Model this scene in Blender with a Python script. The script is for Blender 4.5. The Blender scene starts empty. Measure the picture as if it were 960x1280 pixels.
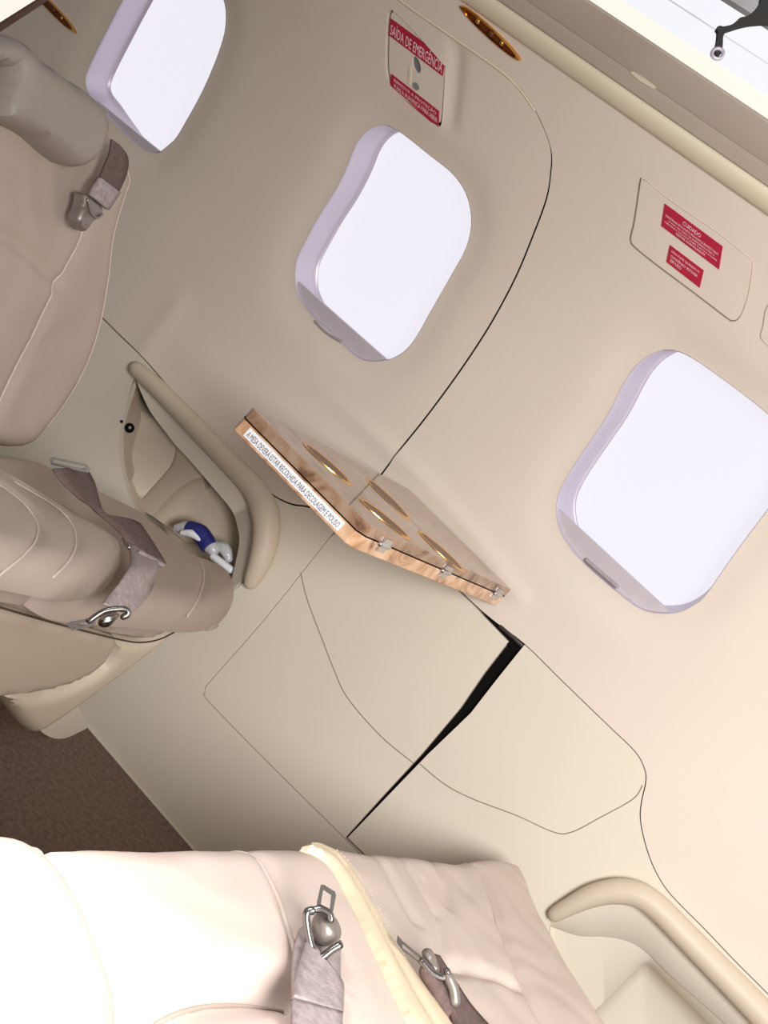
import bpy, bmesh, math, random
import numpy as np
from mathutils import Vector, Matrix
from mathutils.geometry import delaunay_2d_cdt, tessellate_polygon
random.seed(4)
C = bpy.context.scene.collection
SC = bpy.context.scene

# ------------------------------------------------------------------ camera
F, TH, PS, PI_, S = 1300.0, math.radians(43.0), math.radians(17.3), math.radians(3.0), 2.0
ct, st = math.cos(TH), math.sin(TH); cp, sp = math.cos(PS), math.sin(PS)
AX = np.array([1.0, 0, 0])                                   # along the fuselage, aft
DD = np.array([0, math.cos(PI_), -math.sin(PI_)])            # towards the side wall
VV = np.array([0, -math.sin(PI_), -math.cos(PI_)])           # down
UH = cp*AX + sp*DD; FH = -sp*AX + cp*DD
# wall section in camera-plane units: lean of the side wall by height
_y = np.linspace(-.5, .36, 345)
_lean = np.radians(np.interp(_y, [-.5, -.2, -.1, 0, .08, .14, .19, .23, .27, .36], [2, 3, 6, 13, 22, 30, 40, 49, 56, 62]))
_d = np.concatenate([[0], np.cumsum(-np.tan((_lean[1:]+_lean[:-1])/2)*np.diff(_y))]); _d += .83-np.interp(-.1, _y, _d)
PD, PY = _d*S, _y*S
PSX = np.concatenate([[0], np.cumsum(np.hypot(np.diff(PD), np.diff(PY)))])
_tx, _ty = np.gradient(PD, PSX), np.gradient(PY, PSX)
PND, PNY = -_ty, _tx                                          # normal into the cabin (-D side)

def dirs(px, py):
    x, y = px-480., py-640.
    u, v = x*ct+y*st, -x*st+y*ct
    return cp*u-sp*F, sp*u+cp*F, v                            # X, D, V
def floor_z0():
    X, D, V = dirs(165, 972)
    al = math.atan2(-V, D); A = np.arctan2(PY, PD)
    s = np.interp(al, A, PSX); return s
S_FLOOR = floor_z0()
_dz = np.interp(S_FLOOR, PSX, PD)*DD[2] + np.interp(S_FLOOR, PSX, PY)*-VV[2]
ZC = -_dz
CAM = np.array([0, 0, ZC])

cam = bpy.data.cameras.new('camera'); co = bpy.data.objects.new('camera', cam); C.objects.link(co)
cam.sensor_fit = 'HORIZONTAL'; cam.sensor_width = 36; cam.lens = 36*F/960; cam.clip_start = .02
xi = ct*UH - st*VV; yi = st*UH + ct*VV
M = Matrix(((xi[0], -yi[0], -FH[0], 0), (xi[1], -yi[1], -FH[1], 0), (xi[2], -yi[2], -FH[2], ZC), (0, 0, 0, 1)))
co.matrix_world = M
SC.camera = co
# ------------------------------------------------------------------ light and exposure
SC.view_settings.view_transform = 'Standard'; SC.view_settings.look = 'None'
SC.view_settings.gamma = 1; SC.view_settings.use_curve_mapping = False
SC.view_settings.exposure = 0.0
w = bpy.data.worlds.new('world'); SC.world = w; w.use_nodes = True
w.node_tree.nodes['Background'].inputs[0].default_value = (1.0, .95, .90, 1)
w.node_tree.nodes['Background'].inputs[1].default_value = .21
def area(name, loc, target, size, power, col=(1, 1, 1), sy=None, spread=180):
    l = bpy.data.lights.new(name, 'AREA'); l.energy = power; l.size = size; l.color = col; l.spread = math.radians(spread)
    if sy: l.shape = 'RECTANGLE'; l.size_y = sy
    o = bpy.data.objects.new(name, l); C.objects.link(o); o.location = loc
    o.rotation_euler = (Vector(target)-Vector(loc)).to_track_quat('-Z', 'Y').to_euler()
area('cabin_door_daylight', (.48, -.06, .92), (.72, 1.6, .40), .5, 37, (1, .985, .97))
area('seat_fill_light', (-.6, .32, .92), (-.15, .55, .27), .16, 1.15, (1, .95, .96), spread=60)  # added fill lamp that brightens the inboard cushion of the aft seat

# ------------------------------------------------------------------ geometry helpers
def world3(X, D, y): return CAM + X*AX + D*DD - y*VV
class Prof:
    """an outline of the cabin section, swept along the fuselage"""
    def __init__(s, d, y):
        s.d, s.y = np.array(d, float), np.array(y, float)
        s.s = np.concatenate([[0], np.cumsum(np.hypot(np.diff(s.d), np.diff(s.y)))])
        s.a = np.arctan2(s.y, s.d)
    def xs(s, px, py):
        X, D, V = dirs(px, py); al = math.atan2(-V, D)
        d, y = np.interp(al, s.a, s.d), np.interp(al, s.a, s.y)
        return X*math.hypot(d, y)/math.hypot(D, V), np.interp(al, s.a, s.s)
_cache = {}
def offs(off):
    k = round(off, 5)
    if k not in _cache: _cache[k] = Prof(PD+PND*k, PY+PNY*k)
    return _cache[k]
def wxs(px, py, off=0.):
    """fuselage station and section arc length of the wall point seen at a pixel"""
    p = offs(off); x, s1 = p.xs(px, py)
    return x, np.interp(s1, p.s, PSX)
def wpt(x, s, off=0.):
    d = np.interp(s, PSX, PD)+off*np.interp(s, PSX, PND); y = np.interp(s, PSX, PY)+off*np.interp(s, PSX, PNY)
    return world3(x, d, y)
def onw(px, py, off=0.):
    x, s = wxs(px, py, off); return wpt(x, s, off)
def ray(px, py):
    X, D, V = dirs(px, py); return X*AX + D*DD + V*VV
def onp(px, py, O, n):
    r = ray(px, py); t = np.dot(O-CAM, n)/np.dot(r, n); return CAM + r*t
def cr(pts, n=6, closed=True):
    """Catmull-Rom through 2-D or 3-D points"""
    P = [np.array(p, float) for p in pts]; N = len(P); out = []
    for i in range(N if closed else N-1):
        g = (lambda k: P[k % N]) if closed else (lambda k: P[min(max(k, 0), N-1)])
        a, b, c, d = g(i-1), g(i), g(i+1), g(i+2)
        for j in range(n):
            t = j/n
            out.append(.5*((2*b)+(c-a)*t+(2*a-5*b+4*c-d)*t*t+(3*b-a-3*c+d)*t**3))
    if not closed: out.append(P[-1])
    return [tuple(o) for o in out]
def resample(P, n, closed=False):
    P = np.array(P, float)
    if closed: P = np.vstack([P, P[:1]])
    L = np.concatenate([[0], np.cumsum(np.linalg.norm(np.diff(P, axis=0), axis=1))])
    t = np.linspace(0, L[-1], n+1)[:-1] if closed else np.linspace(0, L[-1], n)
    return np.array([np.interp(t, L, P[:, k]) for k in range(P.shape[1])]).T
def area2(P): return .5*sum(P[i-1][0]*P[i][1]-P[i][0]*P[i-1][1] for i in range(len(P)))
def inset(P, r):
    P = np.array(P, float)
    sg = 1 if area2(P) > 0 else -1
    a = np.roll(P, 1, 0); b = np.roll(P, -1, 0)
    e1 = P-a; e2 = b-P
    e1 /= np.linalg.norm(e1, axis=1)[:, None]+1e-12; e2 /= np.linalg.norm(e2, axis=1)[:, None]+1e-12
    n1 = np.c_[-e1[:, 1], e1[:, 0]]*sg; n2 = np.c_[-e2[:, 1], e2[:, 0]]*sg
    n = n1+n2; l = np.linalg.norm(n, axis=1)[:, None]; n /= np.maximum(l, .3)
    c = np.maximum((n*n1).sum(1), .45)[:, None]
    return P + n*r/c
def inside(P, X, Y):
    r = np.zeros(X.shape, bool); n = len(P)
    for i in range(n):
        x0, y0 = P[i-1]; x1, y1 = P[i]
        if y0 == y1: continue
        c = ((y0 > Y) != (y1 > Y)) & (X < (x1-x0)*(Y-y0)/(y1-y0)+x0)
        r ^= c
    return r
def dist(P, X, Y, closed=True):
    d = np.full(X.shape, 1e9); P = np.array(P, float); n = len(P)
    for i in range(0 if closed else 1, n):
        a, b = P[i-1], P[i]; e = b-a; L = e@e+1e-15
        t = np.clip(((X-a[0])*e[0]+(Y-a[1])*e[1])/L, 0, 1)
        d = np.minimum(d, np.hypot(X-a[0]-t*e[0], Y-a[1]-t*e[1]))
    return d
def cdt(outline, holes, step, margin=.4):
    """triangulate a region with an even grid inside; returns pts (Nx2), triangles, loops as index lists"""
    loops = [outline]+list(holes); pts = []; edges = []; idx = []
    for L in loops:
        k = len(pts); pts += [tuple(map(float, p)) for p in L]
        edges += [(k+i, k+(i+1) % len(L)) for i in range(len(L))]; idx.append(range(k, k+len(L)))
    o = np.array(outline); x0, y0 = o.min(0); x1, y1 = o.max(0)
    gx, gy = np.meshgrid(np.arange(x0, x1, step), np.arange(y0, y1, step)); gx[1::2] += step/2
    gx, gy = gx.ravel(), gy.ravel()
    m = inside(outline, gx, gy)
    for h in holes: m &= ~inside(h, gx, gy)
    gx, gy = gx[m], gy[m]
    d = dist(outline, gx, gy)
    for h in holes: d = np.minimum(d, dist(h, gx, gy))
    gx, gy = gx[d > step*margin], gy[d > step*margin]
    pts += list(zip(gx.tolist(), gy.tolist()))
    V, E, Fc, ov, oe, of = delaunay_2d_cdt([Vector(p) for p in pts], edges, [], 0, 1e-7)
    Vn = np.array([(v.x, v.y) for v in V]); T = np.array([f for f in Fc if len(f) == 3])
    c = Vn[T].mean(1); m = inside(outline, c[:, 0], c[:, 1])
    for h in holes: m &= ~inside(h, c[:, 0], c[:, 1])
    T = T[m]
    a, b, cc = Vn[T[:, 0]], Vn[T[:, 1]], Vn[T[:, 2]]
    ar = (b[:, 0]-a[:, 0])*(cc[:, 1]-a[:, 1])-(b[:, 1]-a[:, 1])*(cc[:, 0]-a[:, 0])
    T[ar < 0] = T[ar < 0][:, ::-1]
    return Vn, T
def mesh_obj(name, verts, faces, mat, parent=None, smooth=True, sharp=None):
    me = bpy.data.meshes.new(name); me.from_pydata([tuple(map(float, v)) for v in verts], [], [tuple(map(int, f)) for f in faces])
    bm = bmesh.new(); bm.from_mesh(me)
    loose = [v for v in bm.verts if not v.link_faces]
    if loose: bmesh.ops.delete(bm, geom=loose, context='VERTS')
    bmesh.ops.remove_doubles(bm, verts=bm.verts, dist=1e-6)
    bmesh.ops.recalc_face_normals(bm, faces=bm.faces)
    if smooth:
        for f in bm.faces: f.smooth = True
        lim = math.radians(sharp or 38)
        for e in bm.edges:
            if len(e.link_faces) == 2 and e.calc_face_angle(0) > lim: e.smooth = False
    bm.to_mesh(me); bm.free()
    me.materials.append(mat)
    o = bpy.data.objects.new(name, me); C.objects.link(o)
    if parent: o.parent = parent
    return o
def sheet(name, V, T, fn, thick, mat, parent=None, chamfer=0.):
    """lay a triangulated region on a surface fn(points, depth) and give it thickness and edges"""
    n = len(V); top = fn(V, 0.); 
    from collections import Counter
    ec = Counter()
    for t in T:
        for i in range(3): ec[(t[i], t[(i+1) % 3])] += 1
    be = [e for e in ec if (e[1], e[0]) not in ec]
    bot = fn(V, thick)
    verts = list(top); faces = [tuple(t) for t in T]; mp = {}
    for a, b in be:
        for k in (a, b):
            if k not in mp: mp[k] = len(verts); verts.append(bot[k])
        faces.append((a, mp[a], mp[b], b))
    return mesh_obj(name, verts, faces, mat, parent)
def wall_fn(disp=None, off=0.):
    def fn(V, depth):
        o = np.full(len(V), off) if disp is None else off+disp(V[:, 0], V[:, 1])
        o = o-depth
        d = np.interp(V[:, 1], PSX, PD)+o*np.interp(V[:, 1], PSX, PND); y = np.interp(V[:, 1], PSX, PY)+o*np.interp(V[:, 1], PSX, PNY)
        return CAM + V[:, :1]*AX + d[:, None]*DD - y[:, None]*VV
    return fn
def P2(pts, off=0.):
    """wall coordinates of a list of photo points (or ready ('xs', x, s) points)"""
    return [(p[1], p[2]) if p[0] == 'xs' else wxs(p[0], p[1], off) for p in pts]
def wall_plate(name, pts, mat, parent=None, off=.002, thick=.004, holes=(), step=.03, shrink=0., disp=None, ready=False, smooth=None):
    o = pts if ready else P2(pts, off)
    if smooth: o = cr(o, smooth)
    if shrink: o = inset(o, shrink)
    hs = [h for h in holes]
    V, T = cdt(o, hs, step)
    return sheet(name, V, T, wall_fn(disp, off), thick, mat, parent)
class Plane:
    def __init__(s, O, n, e1):
        s.O = np.array(O, float); s.n = np.array(n, float)/np.linalg.norm(n)
        e1 = np.array(e1, float); e1 -= s.n*(e1@s.n); s.e1 = e1/np.linalg.norm(e1); s.e2 = np.cross(s.n, s.e1)
    def up(s, h): return Plane(s.O+s.n*h, s.n, s.e1)
    def ab(s, px, py):
        q = onp(px, py, s.O, s.n)-s.O; return (q@s.e1, q@s.e2)
    def pts(s, V, h): return s.O+V[:, :1]*s.e1+V[:, 1:2]*s.e2+np.asarray(h).reshape(-1, 1)*s.n
    def p3(s, px, py, h=0.): return onp(px, py, s.O+s.n*h, s.n)
def pillow(name, plane, pts, mat, parent=None, R=.03, drop=.03, side=.05, seams=(), puff=0., step=.008, smooth=6, wrinkle=0., tilt=None, ready=False):
    """a padded piece whose top lies in the plane: round edge, sewn grooves, sides going down"""
    o = pts if ready else [plane.ab(*p) for p in pts]
    if smooth: o = cr(o, smooth)
    o = [tuple(p) for p in resample(o, max(24, int(np.sum(np.linalg.norm(np.diff(np.array(o+[o[0]]), axis=0), axis=1))/(step*.9))), True)]
    V, T = cdt(o, [], step)
    lns = [(cr([plane.ab(*p) for p in sm[0]], 6, False) if len(sm[0]) > 2 else [plane.ab(*p) for p in sm[0]],)+tuple(sm[1:]) for sm in seams]
    def hf(X, Y):
        d = dist(o, X, Y); ins = inside(o, X, Y); d = np.where(ins, d, 0); q = np.clip(1-d/R, 0, 1)
        h = -drop*(1-np.sqrt(np.clip(1-q*q, 0, 1)))
        for ln, dep, wd in lns: h = h-dep*np.exp(-(dist(ln, X, Y, False)/wd)**2)*np.clip(d/(R*.5), .15, 1)
        if wrinkle: h = h+wrinkle*(np.sin(X*61+3*np.sin(Y*23))*np.sin(Y*37+2*np.sin(X*31)))*np.clip(d/R, 0, 1)
        return h
    bnd = np.zeros(len(V), bool); bnd[:] = dist(o, V[:, 0], V[:, 1]) < 1e-6
    h = hf(V[:, 0], V[:, 1]); h = np.where(bnd, -drop, h)
    def fn(Vx, depth):
        return plane.pts(Vx, h-depth)
    ob = sheet(name, V, T, fn, side, mat, parent); HF[ob.name] = (plane, hf, o); return ob
HF = {}
def pipe(ob, name, pts, rad, mat, dz=0., parent=None, dash=False):
    plane, hf, o = HF[ob.name]
    q = resample(cr([plane.ab(*p) for p in pts], 8, False), 70)
    q = q[inside(o, q[:, 0], q[:, 1])]
    P = plane.pts(q, hf(q[:, 0], q[:, 1])+dz)
    return tube(name, P, rad, mat, parent or ob, seg=7)
def plate(name, plane, pts, mat, parent=None, h=.0, thick=.003, holes=(), smooth=0, step=.05):
    o = [plane.ab(*p) for p in pts]
    if smooth: o = cr(o, smooth)
    hs = [[plane.ab(*p) for p in q] for q in holes]
    V, T = cdt(o, hs, step)
    return sheet(name, V, T, lambda Vx, d: plane.pts(Vx, np.full(len(Vx), h-d)), thick, mat, parent)
def tube(name, pts, rad, mat, parent=None, seg=10, n=0, cap=True, flat=None):
    P = [np.array(p, float) for p in pts]
    if n: 
        K = len(P); P = [np.array(p) for p in cr(P, n, False)]
        if not np.isscalar(rad): rad = np.interp(np.linspace(0, K-1, len(P)), np.arange(K), rad)
    R = np.full(len(P), rad) if np.isscalar(rad) else np.array(rad)
    t = [P[min(i+1, len(P)-1)]-P[max(i-1, 0)] for i in range(len(P))]; t = [a/np.linalg.norm(a) for a in t]
    ref = np.array([0, 0, 1.0]) if abs(t[0][2]) < .9 else np.array([0, 1.0, 0])
    u = np.cross(t[0], ref); u /= np.linalg.norm(u); verts = []; faces = []
    rows = []
    if cap:
        for q in (.25, .6, .85): rows.append((P[0]-t[0]*R[0]*math.sqrt(1-q*q), R[0]*q, t[0]))
    for i in range(len(P)): rows.append((P[i], R[i], t[i]))
    if cap:
        for q in (.85, .6, .25): rows.append((P[-1]+t[-1]*R[-1]*math.sqrt(1-q*q), R[-1]*q, t[-1]))
    for p, r, tt in rows:
        u = u-tt*(u@tt); u /= np.linalg.norm(u); v = np.cross(tt, u)
        for k in range(seg):
            a = 2*math.pi*k/seg; verts.append(p+r*(math.cos(a)*u+math.sin(a)*v))
    for i in range(len(rows)-1):
        for k in range(seg):
            a, b = i*seg+k, i*seg+(k+1) % seg; faces.append((a, b, b+seg, a+seg))
    faces.append(tuple(range(seg))); faces.append(tuple(range(len(verts)-seg, len(verts))))
    return mesh_obj(name, verts, faces, mat, parent, sharp=60)
def loft(name, rows, mat, parent=None, n=30, closed=False, sub=0):
    R = [resample(r, n, closed) for r in rows]; m = len(R[0]); verts = [p for r in R for p in r]; faces = []
    for i in range(len(R)-1):
        for k in range(m if closed else m-1):
            a, b = i*m+k, i*m+(k+1) % m; faces.append((a, b, b+m, a+m))
    o = mesh_obj(name, verts, faces, mat, parent, sharp=70)
    if sub:
        md = o.modifiers.new('s', 'SUBSURF'); md.levels = md.render_levels = sub
    return o
def prism(name, top, down, mat, parent=None, bev=.001):
    """flat-topped board from its top corners and a thickness vector"""
    n = len(top); verts = list(top)+[p+down for p in top]
    faces = [tuple(range(n)), tuple(range(2*n-1, n-1, -1))]+[(i, (i+1) % n, n+(i+1) % n, n+i) for i in range(n)]
    o = mesh_obj(name, verts, faces, mat, parent, smooth=False)
    if bev:
        md = o.modifiers.new('b', 'BEVEL'); md.width = bev; md.segments = 2
    return o
_fc = {}
def text_mesh(body):
    if body in _fc: return _fc[body]
    c = bpy.data.curves.new('t', 'FONT'); c.body = body; c.resolution_u = 2; c.size = 1
    o = bpy.data.objects.new('t', c); C.objects.link(o)
    dg = bpy.context.evaluated_depsgraph_get(); me = o.evaluated_get(dg).to_mesh()
    V = np.array([v.co[:2] for v in me.vertices]); Fs = [tuple(p.vertices) for p in me.polygons]
    o.evaluated_get(dg).to_mesh_clear(); bpy.data.objects.remove(o)
    _fc[body] = (V, Fs); return V, Fs
def lettering(name, body, quad, place, mat, parent, cap=(0., .0)):
    """flat letters filling a quad (tl, tr, br, bl) of a surface; place(px, py) gives the point"""
    V, Fs = text_mesh(body); lo, hi = V.min(0), V.max(0)
    uv = (V-lo)/(hi-lo); q = [np.array(p, float) for p in quad]
    vs = []
    for a, b in uv:
        t = q[0]*(1-a)+q[1]*a; bt = q[3]*(1-a)+q[2]*a; p = bt*(1-b)+t*b
        vs.append(place(p[0], p[1]) if len(p) == 2 else p)
    return mesh_obj(name, vs, Fs, mat, parent, smooth=False)
# ------------------------------------------------------------------ tags
def tag(o, label, cat, group=None):
    o['label'] = label; o['category'] = cat
    if group: o['group'] = group
    return o
def empty(name, loc, label=None, cat=None, group=None, struct=False):
    o = bpy.data.objects.new(name, None); C.objects.link(o); o.empty_display_size = .05
    o['_loc'] = 0; del o['_loc']
    if struct: o['kind'] = 'structure'
    if label: tag(o, label, cat, group)
    return o
def struct(o, label=None, cat=None):
    o['kind'] = 'structure'
    if label: tag(o, label, cat)
    return o
# ------------------------------------------------------------------ materials
def lin(r, g, b):
    f = lambda c: (c/255/12.92) if c/255 <= .04045 else ((c/255+.055)/1.055)**2.4
    return (f(r), f(g), f(b), 1)
def mat(name, rgb, rough=.6, metal=0., noise=None, bump=None, emit=None, spec=.5, coat=0.):
    m = bpy.data.materials.new(name); m.use_nodes = True; nt = m.node_tree; b = nt.nodes['Principled BSDF']
    b.inputs['Base Color'].default_value = lin(*rgb); b.inputs['Roughness'].default_value = rough; b.inputs['Metallic'].default_value = metal
    b.inputs['Specular IOR Level'].default_value = spec; b.inputs['Coat Weight'].default_value = coat
    tc = nt.nodes.new('ShaderNodeTexCoord')
    if noise:
        sc, amt = noise; n = nt.nodes.new('ShaderNodeTexNoise'); n.inputs['Scale'].default_value = sc; n.inputs['Detail'].default_value = 4
        nt.links.new(tc.outputs['Object'], n.inputs['Vector'])
        r = nt.nodes.new('ShaderNodeValToRGB'); c = np.array(rgb)
        r.color_ramp.elements[0].position = .3; r.color_ramp.elements[1].position = .7
        r.color_ramp.elements[0].color = lin(*(c*(1-amt))); r.color_ramp.elements[1].color = lin(*np.minimum(c*(1+amt), 255))
        nt.links.new(n.outputs['Fac'], r.inputs['Fac']); nt.links.new(r.outputs['Color'], b.inputs['Base Color'])
    if bump:
        sc, amt = bump; n = nt.nodes.new('ShaderNodeTexNoise'); n.inputs['Scale'].default_value = sc; n.inputs['Detail'].default_value = 3
        nt.links.new(tc.outputs['Object'], n.inputs['Vector'])
        bp = nt.nodes.new('ShaderNodeBump'); bp.inputs['Strength'].default_value = amt; bp.inputs['Distance'].default_value = .002
        nt.links.new(n.outputs['Fac'], bp.inputs['Height']); nt.links.new(bp.outputs['Normal'], b.inputs['Normal'])
    if emit:
        b.inputs['Emission Color'].default_value = lin(*emit[0]); b.inputs['Emission Strength'].default_value = emit[1]
    return m
M_WALL = mat('wall_laminate', (219, 206, 192), .62, noise=(3, .012), bump=(900, .05), spec=.3)
M_LOW = mat('lower_laminate', (218, 208, 191), .6, noise=(3, .012), bump=(900, .05), spec=.3)
M_SEAM = mat('seam_shadow_gap', (150, 131, 108), .8)
M_DARK = mat('dark_gap', (14, 12, 11), .9, spec=.1)
M_LEA = mat('beige_leather', (205, 189, 178), .48, noise=(9, .02), bump=(420, .12), spec=.4)
M_LEAF = mat('shaded_leather', (174, 158, 146), .5, noise=(9, .02), bump=(420, .12), spec=.4)  # darker copy of the beige leather, painting the forward seat's shade
M_HEAD = mat('grey_leather', (150, 141, 133), .5, noise=(9, .02), bump=(420, .12), spec=.4)
M_WELT = mat('cream_welt_leather', (212, 195, 166), .5, noise=(30, .04), bump=(420, .12))
M_STITCH = mat('stitch_thread', (205, 190, 172), .7)
M_ARM = mat('armrest_vinyl', (205, 190, 170), .5, bump=(500, .05), spec=.4)
M_PLAS = mat('white_plastic', (205, 196, 209), .42, .4, spec=.5)
M_RAIL = mat('shade_rail_plastic', (190, 181, 186), .45, noise=(60, .015))
M_HANDLE = mat('shade_handle_plastic', (158, 148, 148), .4)
M_PANE = mat('daylit_shade', (70, 68, 74), .5, emit=((248, 245, 254), .90))
M_SHELL = mat('seat_shell_plastic', (180, 164, 146), .5, spec=.4)
M_BELT = mat('belt_webbing', (100, 80, 76), .75, noise=(150, .1), bump=(700, .5))
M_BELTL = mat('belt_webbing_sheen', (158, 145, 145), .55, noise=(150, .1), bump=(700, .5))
M_CHR = mat('buckle_chrome', (150, 147, 143), .24, 1)
M_STEEL = mat('brushed_steel', (140, 132, 125), .4, .55, noise=(200, .05))
M_HCHR = mat('hinge_chrome', (206, 206, 208), .25, 1)
M_TNG = mat('dark_steel_tongue', (58, 52, 48), .4, .2, spec=.5)
M_GOLD = mat('gold_trim', (236, 178, 96), .2, 1)
M_COPPER = mat('copper_well', (92, 48, 24), .3, 0, spec=.25)
M_RED = mat('red_placard', (176, 34, 62), .4, noise=(40, .03))
M_WHITE = mat('white_print', (240, 214, 220), .5)
M_STK = mat('white_sticker', (245, 246, 250), .4)
M_INK = mat('ink', (40, 44, 66), .6)
M_CARPET = mat('brown_carpet', (124, 105, 95), .95, noise=(120, .12), bump=(600, .6), spec=.1)
M_BLACK = mat('black_fabric', (40, 38, 36), .8, bump=(500, .4))
M_GREY = mat('grey_plastic', (140, 140, 138), .5)
M_COVE = mat('white_lining', (205, 210, 216), .5)
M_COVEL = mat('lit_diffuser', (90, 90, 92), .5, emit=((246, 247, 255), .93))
M_CREAM = mat('cream_added_glow', (90, 88, 84), .5, emit=((255, 249, 236), .95))
M_BLUE = mat('blue_wrapper', (42, 48, 120), .3, noise=(60, .25))
M_FILM = mat('clear_crinkled_film', (205, 205, 208), .15, bump=(120, 1.0), spec=.8)
M_VAL = mat('valance_vinyl', (186, 172, 160), .6, bump=(500, .05), spec=.3)
M_ROLL = mat('cream_roll_vinyl', (214, 202, 177), .6, bump=(500, .05), spec=.3)
def wood():
    m = bpy.data.materials.new('burl_wood'); m.use_nodes = True; nt = m.node_tree; b = nt.nodes['Principled BSDF']
    tc = nt.nodes.new('ShaderNodeTexCoord'); n = nt.nodes.new('ShaderNodeTexNoise'); n.inputs['Scale'].default_value = 16; n.inputs['Detail'].default_value = 6; n.inputs['Distortion'].default_value = 2.2
    nt.links.new(tc.outputs['Object'], n.inputs['Vector'])
    r = nt.nodes.new('ShaderNodeValToRGB'); e = r.color_ramp.elements
    e[0].position = .30; e[0].color = lin(128, 84, 56); e[1].position = .7; e[1].color = lin(232, 200, 168)
    k = e.new(.42); k.color = lin(202, 156, 118); k = e.new(.55); k.color = lin(222, 182, 146)
    nt.links.new(n.outputs['Fac'], r.inputs['Fac']); nt.links.new(r.outputs['Color'], b.inputs['Base Color'])
    b.inputs['Roughness'].default_value = .22; b.inputs['Coat Weight'].default_value = .8; b.inputs['Coat Roughness'].default_value = .06
    return m
M_WOOD = wood()
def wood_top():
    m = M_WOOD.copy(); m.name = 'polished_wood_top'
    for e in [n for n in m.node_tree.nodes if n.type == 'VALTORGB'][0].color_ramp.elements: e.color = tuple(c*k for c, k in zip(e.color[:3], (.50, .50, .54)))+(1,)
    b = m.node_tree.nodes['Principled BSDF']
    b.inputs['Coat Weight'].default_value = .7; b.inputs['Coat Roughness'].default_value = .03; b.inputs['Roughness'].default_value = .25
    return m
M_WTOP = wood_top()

# ================================================================== SETTING
XL, XR = -2.1, .95
S_TOP = wxs(960, 258)[1]
HATCH = cr([(380, -96), (440, -47), (499, 0), (550, 36), (597, 68.5), (632, 94), (659, 122), (680, 162), (689, 192), (688, 219), (683, 249), (667, 293), (645, 346), (617, 399), (590, 442), (560, 485), (530, 525), (502, 560), (469, 603), (440, 634), (425, 646)], 4, False)
LOW_A = cr([(135, 405), (152, 422), (178, 447), (215, 490), (260, 540), (300, 581), (330, 610), (345, 622), (365, 631), (385, 634), (425, 646)], 4, False)
LOW_B = cr([(425, 646), (520, 690), (604, 766), (655, 805), (700, 849), (760, 907), (793, 939), (805, 960), (807, 977), (802, 1000), (800, 1022), (805, 1050), (815, 1080), (830, 1108), (850, 1131), (880, 1161), (920, 1203), (960, 1243), (1020, 1305)], 4, False)
xs_h0 = wxs(380, -96)
s_l0 = wxs(135, 405)[1]; s_r0 = wxs(1020, 1305)[1]; s_f = S_FLOOR
W1 = [(150, 0), (125, 48), (107, 86), (104, 105), (112, 122), (145, 158), (172, 183), (188, 190), (197, 189), (207, 181), (217, 172), (230, 150), (253, 107), (275, 50), (279, 22), (276, 0), (262, -25), (235, -50), (205, -66), (180, -52)]
q3 = lambda L, sc, ox, oy: [(ox+x/sc, oy+y/sc) for x, y in L]
W2 = q3([(480, 60), (430, 65), (385, 95), (345, 150), (310, 240), (260, 340), (190, 450), (125, 570), (95, 640), (90, 720), (105, 790), (160, 870), (250, 950), (330, 1030), (390, 1065), (470, 1066), (540, 1040), (600, 980), (680, 840), (760, 700), (820, 590), (843, 500), (840, 420), (815, 340), (760, 265), (660, 185), (560, 105), (515, 75)], 3.4286, 340, 140)
W3 = q3([(620, 103), (560, 120), (510, 160), (470, 220), (420, 320), (360, 410), (300, 500), (262, 570), (250, 620), (255, 680), (275, 730), (330, 800), (430, 890), (520, 960), (580, 980), (650, 980), (700, 960), (750, 920), (820, 820), (900, 710), (960, 630), (1010, 550), (1045, 480), (1045, 430), (1020, 380), (960, 325), (900, 275), (800, 200), (690, 125)], 2.6667, 600, 400)
WP = [cr(P2(w_), 4) for w_ in (W1, W2, W3)]
EMG = P2(cr([(487, 13), (483.5, 22), (482, 55), (482, 88), (486, 104), (494, 113), (520, 135), (543, 156), (549, 158), (552, 148), (556, 88), (553, 80), (520, 42), (494, 16)], 3))
CREASE = P2([(372, 462), (440, 520), (520, 590), (585, 660), (650, 745)])
CREASE2 = P2([(222, 380), (196, 415), (176, 445)])
SCOOP = P2([(570, 66), (568, 100), (562, 150)])
# gentle dish around each window
def dish(x, s):
    o = np.zeros_like(x)
    for wp in WP:
        d = dist(wp, x, s); o -= .007*np.exp(-(d/.034)**2)
    o += .005*np.exp(-(dist(CREASE, x, s, False)/.013)**2)*np.clip((x-CREASE[0][0]-.02)/.14, 0, 1)+.003*np.exp(-(dist(CREASE2, x, s, False)/.022)**2)
    o -= .006*np.exp(-(dist(SCOOP, x, s, False)/.012)**2)
    return o
hatch_poly = [('xs', XL, s_l0)]+[('xs', XL, S_TOP), ('xs', xs_h0[0], S_TOP)]+HATCH+LOW_A[::-1][1:]
front = wall_plate('door_1', hatch_poly, M_WALL, off=0, thick=.016, holes=[WP[0], WP[1], EMG], step=.011, shrink=.0021, disp=dish)
struct(front, 'beige emergency exit panel with two cabin windows and a red exit placard', 'emergency exit')
up_poly = HATCH[:-1]+LOW_B+[('xs', XR, s_r0), ('xs', XR, S_TOP), ('xs', xs_h0[0]+.004, S_TOP)]
upper = struct(wall_plate('wall_side', up_poly, M_WALL, off=0, thick=.016, holes=[WP[2]], step=.011, shrink=.0011, disp=dish), 'beige cabin side wall aft of the exit, holding the right-hand window', 'wall')
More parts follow.
